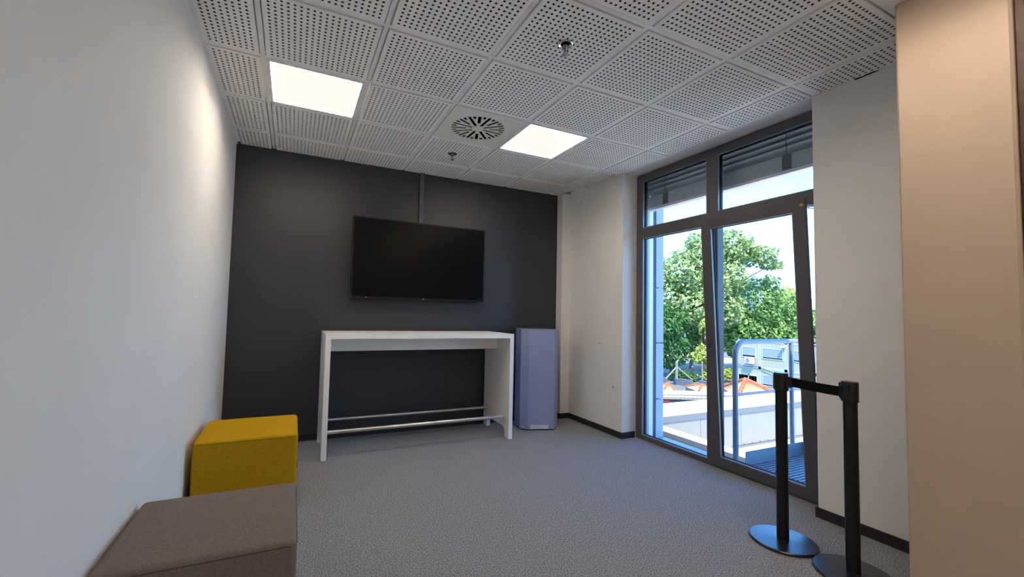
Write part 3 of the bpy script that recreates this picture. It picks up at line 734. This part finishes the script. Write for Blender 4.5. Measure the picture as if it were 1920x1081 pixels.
# ------------------------------------------------------------------ trees
def tree(name, base, blobs, nleaf, size, m, label, trunk=None, group='trees beyond the yard'):
    """blobs: list of (x, y, z, rx, ry, rz) relative to base"""
    rng = np.random.default_rng(abs(hash(label)) % 1000 if False else len(label)*13+nleaf)
    t = thing(name, label, 'tree', base, group=group)
    wts = np.array([b[3]*b[4]*b[5] for b in blobs])**.8; wts /= wts.sum()
    idx = rng.choice(len(blobs), nleaf, p=wts); B = np.array(blobs)[idx]
    d = rng.normal(size=(nleaf, 3)); d /= np.linalg.norm(d, axis=1)[:, None]
    rad = rng.uniform(.3, 1, nleaf)**.45
    rad *= 1+.12*np.sin(d[:, 0]*7+idx)*np.sin(d[:, 1]*6+idx*2)*np.sin(d[:, 2]*7)
    P = B[:, :3]+d*rad[:, None]*B[:, 3:]
    nrm = d*.6+rng.normal(size=(nleaf, 3))*.6+np.array([0, 0, .35]); nrm /= np.linalg.norm(nrm, axis=1)[:, None]
    a = np.cross(nrm, rng.normal(size=(nleaf, 3))); a /= np.linalg.norm(a, axis=1)[:, None]; b_ = np.cross(nrm, a)
    s = (size*rng.uniform(.5, 1.2, nleaf))[:, None]
    V = np.stack([P-a*s, P-b_*s*.55, P+a*s, P+b_*s*.55], 1).reshape(-1, 3)
    me = bpy.data.meshes.new('foliage'); me.vertices.add(nleaf*4); me.loops.add(nleaf*4); me.polygons.add(nleaf)
    me.vertices.foreach_set('co', V.ravel()); me.loops.foreach_set('vertex_index', np.arange(nleaf*4))
    me.polygons.foreach_set('loop_start', np.arange(nleaf)*4); me.polygons.foreach_set('loop_total', np.full(nleaf, 4))
    me.materials.append(m); me.update(calc_edges=True); me.validate()
    stuff(link('foliage', me, t))
    mb = MB()
    if trunk:
        h, r = trunk; mb.tube([(0, 0, 0), (.1, .05, h*.5), (0, 0, h)], r, 8, r2=r*.45)
        for bl_ in blobs[:10]: 
            mb.tube([(0, 0, h*.6), ((bl_[0])*.5, bl_[1]*.5, (h*.7+bl_[2])*.5), tuple(bl_[:3])], r*.35, 6, r2=r*.1)
        mb.build('trunk', M['bark'], t)
    return t
# screen-right direction at the trees is about (.906,-.423); spread the blobs along it
def rr(u, v, z, rx, rz): return (.906*u+.423*v, -.423*u+.906*v, z, rx, rx, rz)
tree('tree', (48.6, 33.2, GZ), [rr(-2.8, 0, 13.2, 3.0, 3.4), rr(-5.2, 1, 11, 2.8, 3.5), rr(.4, .5, 15.6, 3.0, 3.2), rr(3.2, 0, 16.6, 2.8, 2.4), rr(5.2, .5, 15.9, 2.3, 1.7), rr(2.2, -.5, 12.6, 2.6, 2.6), rr(0, 0, 11.5, 3.4, 3.2), rr(7.2, 0, 15.9, 1.9, 1.2), rr(8.7, .5, 14.6, 1.7, .7), rr(-2.2, -.5, 9, 3.0, 2.6), rr(1.8, 0, 8.8, 2.8, 2.6), rr(1.2, 0, 18.0, 1.2, 1.6), rr(-1.6, 0, 17.2, 1.2, 1.3)],
     15000, .30, M['leaf_light'], 'tallest pale green tree with airy crown seen through both panes', (14, .45))
tree('tree', (57.5, 32.5, GZ), [rr(0, 0, 9.5, 3.6, 3.6), rr(3.5, 0, 8.2, 3.2, 3.2), rr(6, 0, 6.6, 2.8, 2.6), rr(-3.0, 0, 6, 3.6, 3.2), rr(2.2, -1, 4.5, 3.6, 2.8), rr(5.5, -1, 3.6, 3, 2.2), rr(2.0, 0, 12.3, 1.2, 1.6), rr(8.2, 0, 5.2, 2.4, 2.2)],
     11000, .30, M['leaf_mid'], 'broad mid-green tree behind the containers', (9, .35))
tree('tree', (42.5, 33.2, GZ), [rr(-1.5, 0, 5.8, 2.6, 2.6), rr(-.2, 0, 3.6, 2.4, 2.4), rr(-3, 0, 4.2, 2.6, 2.6), rr(.6, .3, 7.0, 1.8, 1.6), rr(-1.8, .5, 8.0, 2.0, 1.6)],
     7000, .26, M['leaf_dark'], 'dark blue-green dense tree at the left edge by the facade', (4.5, .3))
tree('tree', (44.6, 30.0, GZ), [rr(0, 0, 3.4, 1.3, 1.3), rr(-1.0, 0, 2.9, .9, .8), rr(.6, .3, 4.6, 1.1, 1.2), rr(.4, .6, 6.2, 1.0, 1.4)],
     2600, .2, M['leaf_yel'], 'small yellow-green sapling in front of the big trees', (3, .12))
tree('tree', (54, 40, GZ), [rr(-2, 0, 6, 4, 4), rr(3, 0, 6.5, 4, 4), rr(8, 0, 5, 4, 3.6), rr(12, 2, 5, 4, 3), rr(-6, 2, 6, 4, 4)],
     9000, .36, M['leaf_mid'], 'long green thicket filling the gap beneath the big crowns', (4, .3))
tree('tree', (86, 42, GZ), [rr(0, 0, 6.5, 3.5, 3.2), rr(5, 0, 6, 3.5, 3), rr(-5, 0, 6.5, 3.5, 3), rr(2, 8, 12, 2.5, 2.2)],
     4500, .42, M['leaf_yel'], 'distant yellow-green trees before the long grey-roofed building', (5, .3))
def bush(base, n, blobs, m, label):
    return tree('bush', base, blobs, n, .16, m, label, (.5, .05), group=None)
b1 = bush((42.2, 31.9, -6.28), 1800, [rr(0, 0, .7, 1.2, .7), rr(1.2, 0, .5, .9, .55)], M['leaf_dark'], 'dark shrub growing around the fence corner post')
b1['category'] = 'bush'
b2 = bush((46.5, 29.6, GZ), 2200, [rr(0, 0, 1.0, 1.3, .8), rr(1.6, 0, 1.0, 1.2, .7), rr(-1.4, 0, .8, 1.2, .7)], M['leaf_yel'], 'sunlit yellowish shrub between door stile and containers')
b2['category'] = 'bush'
for o in (b1, b2):
    if 'group' in o: del o['group']
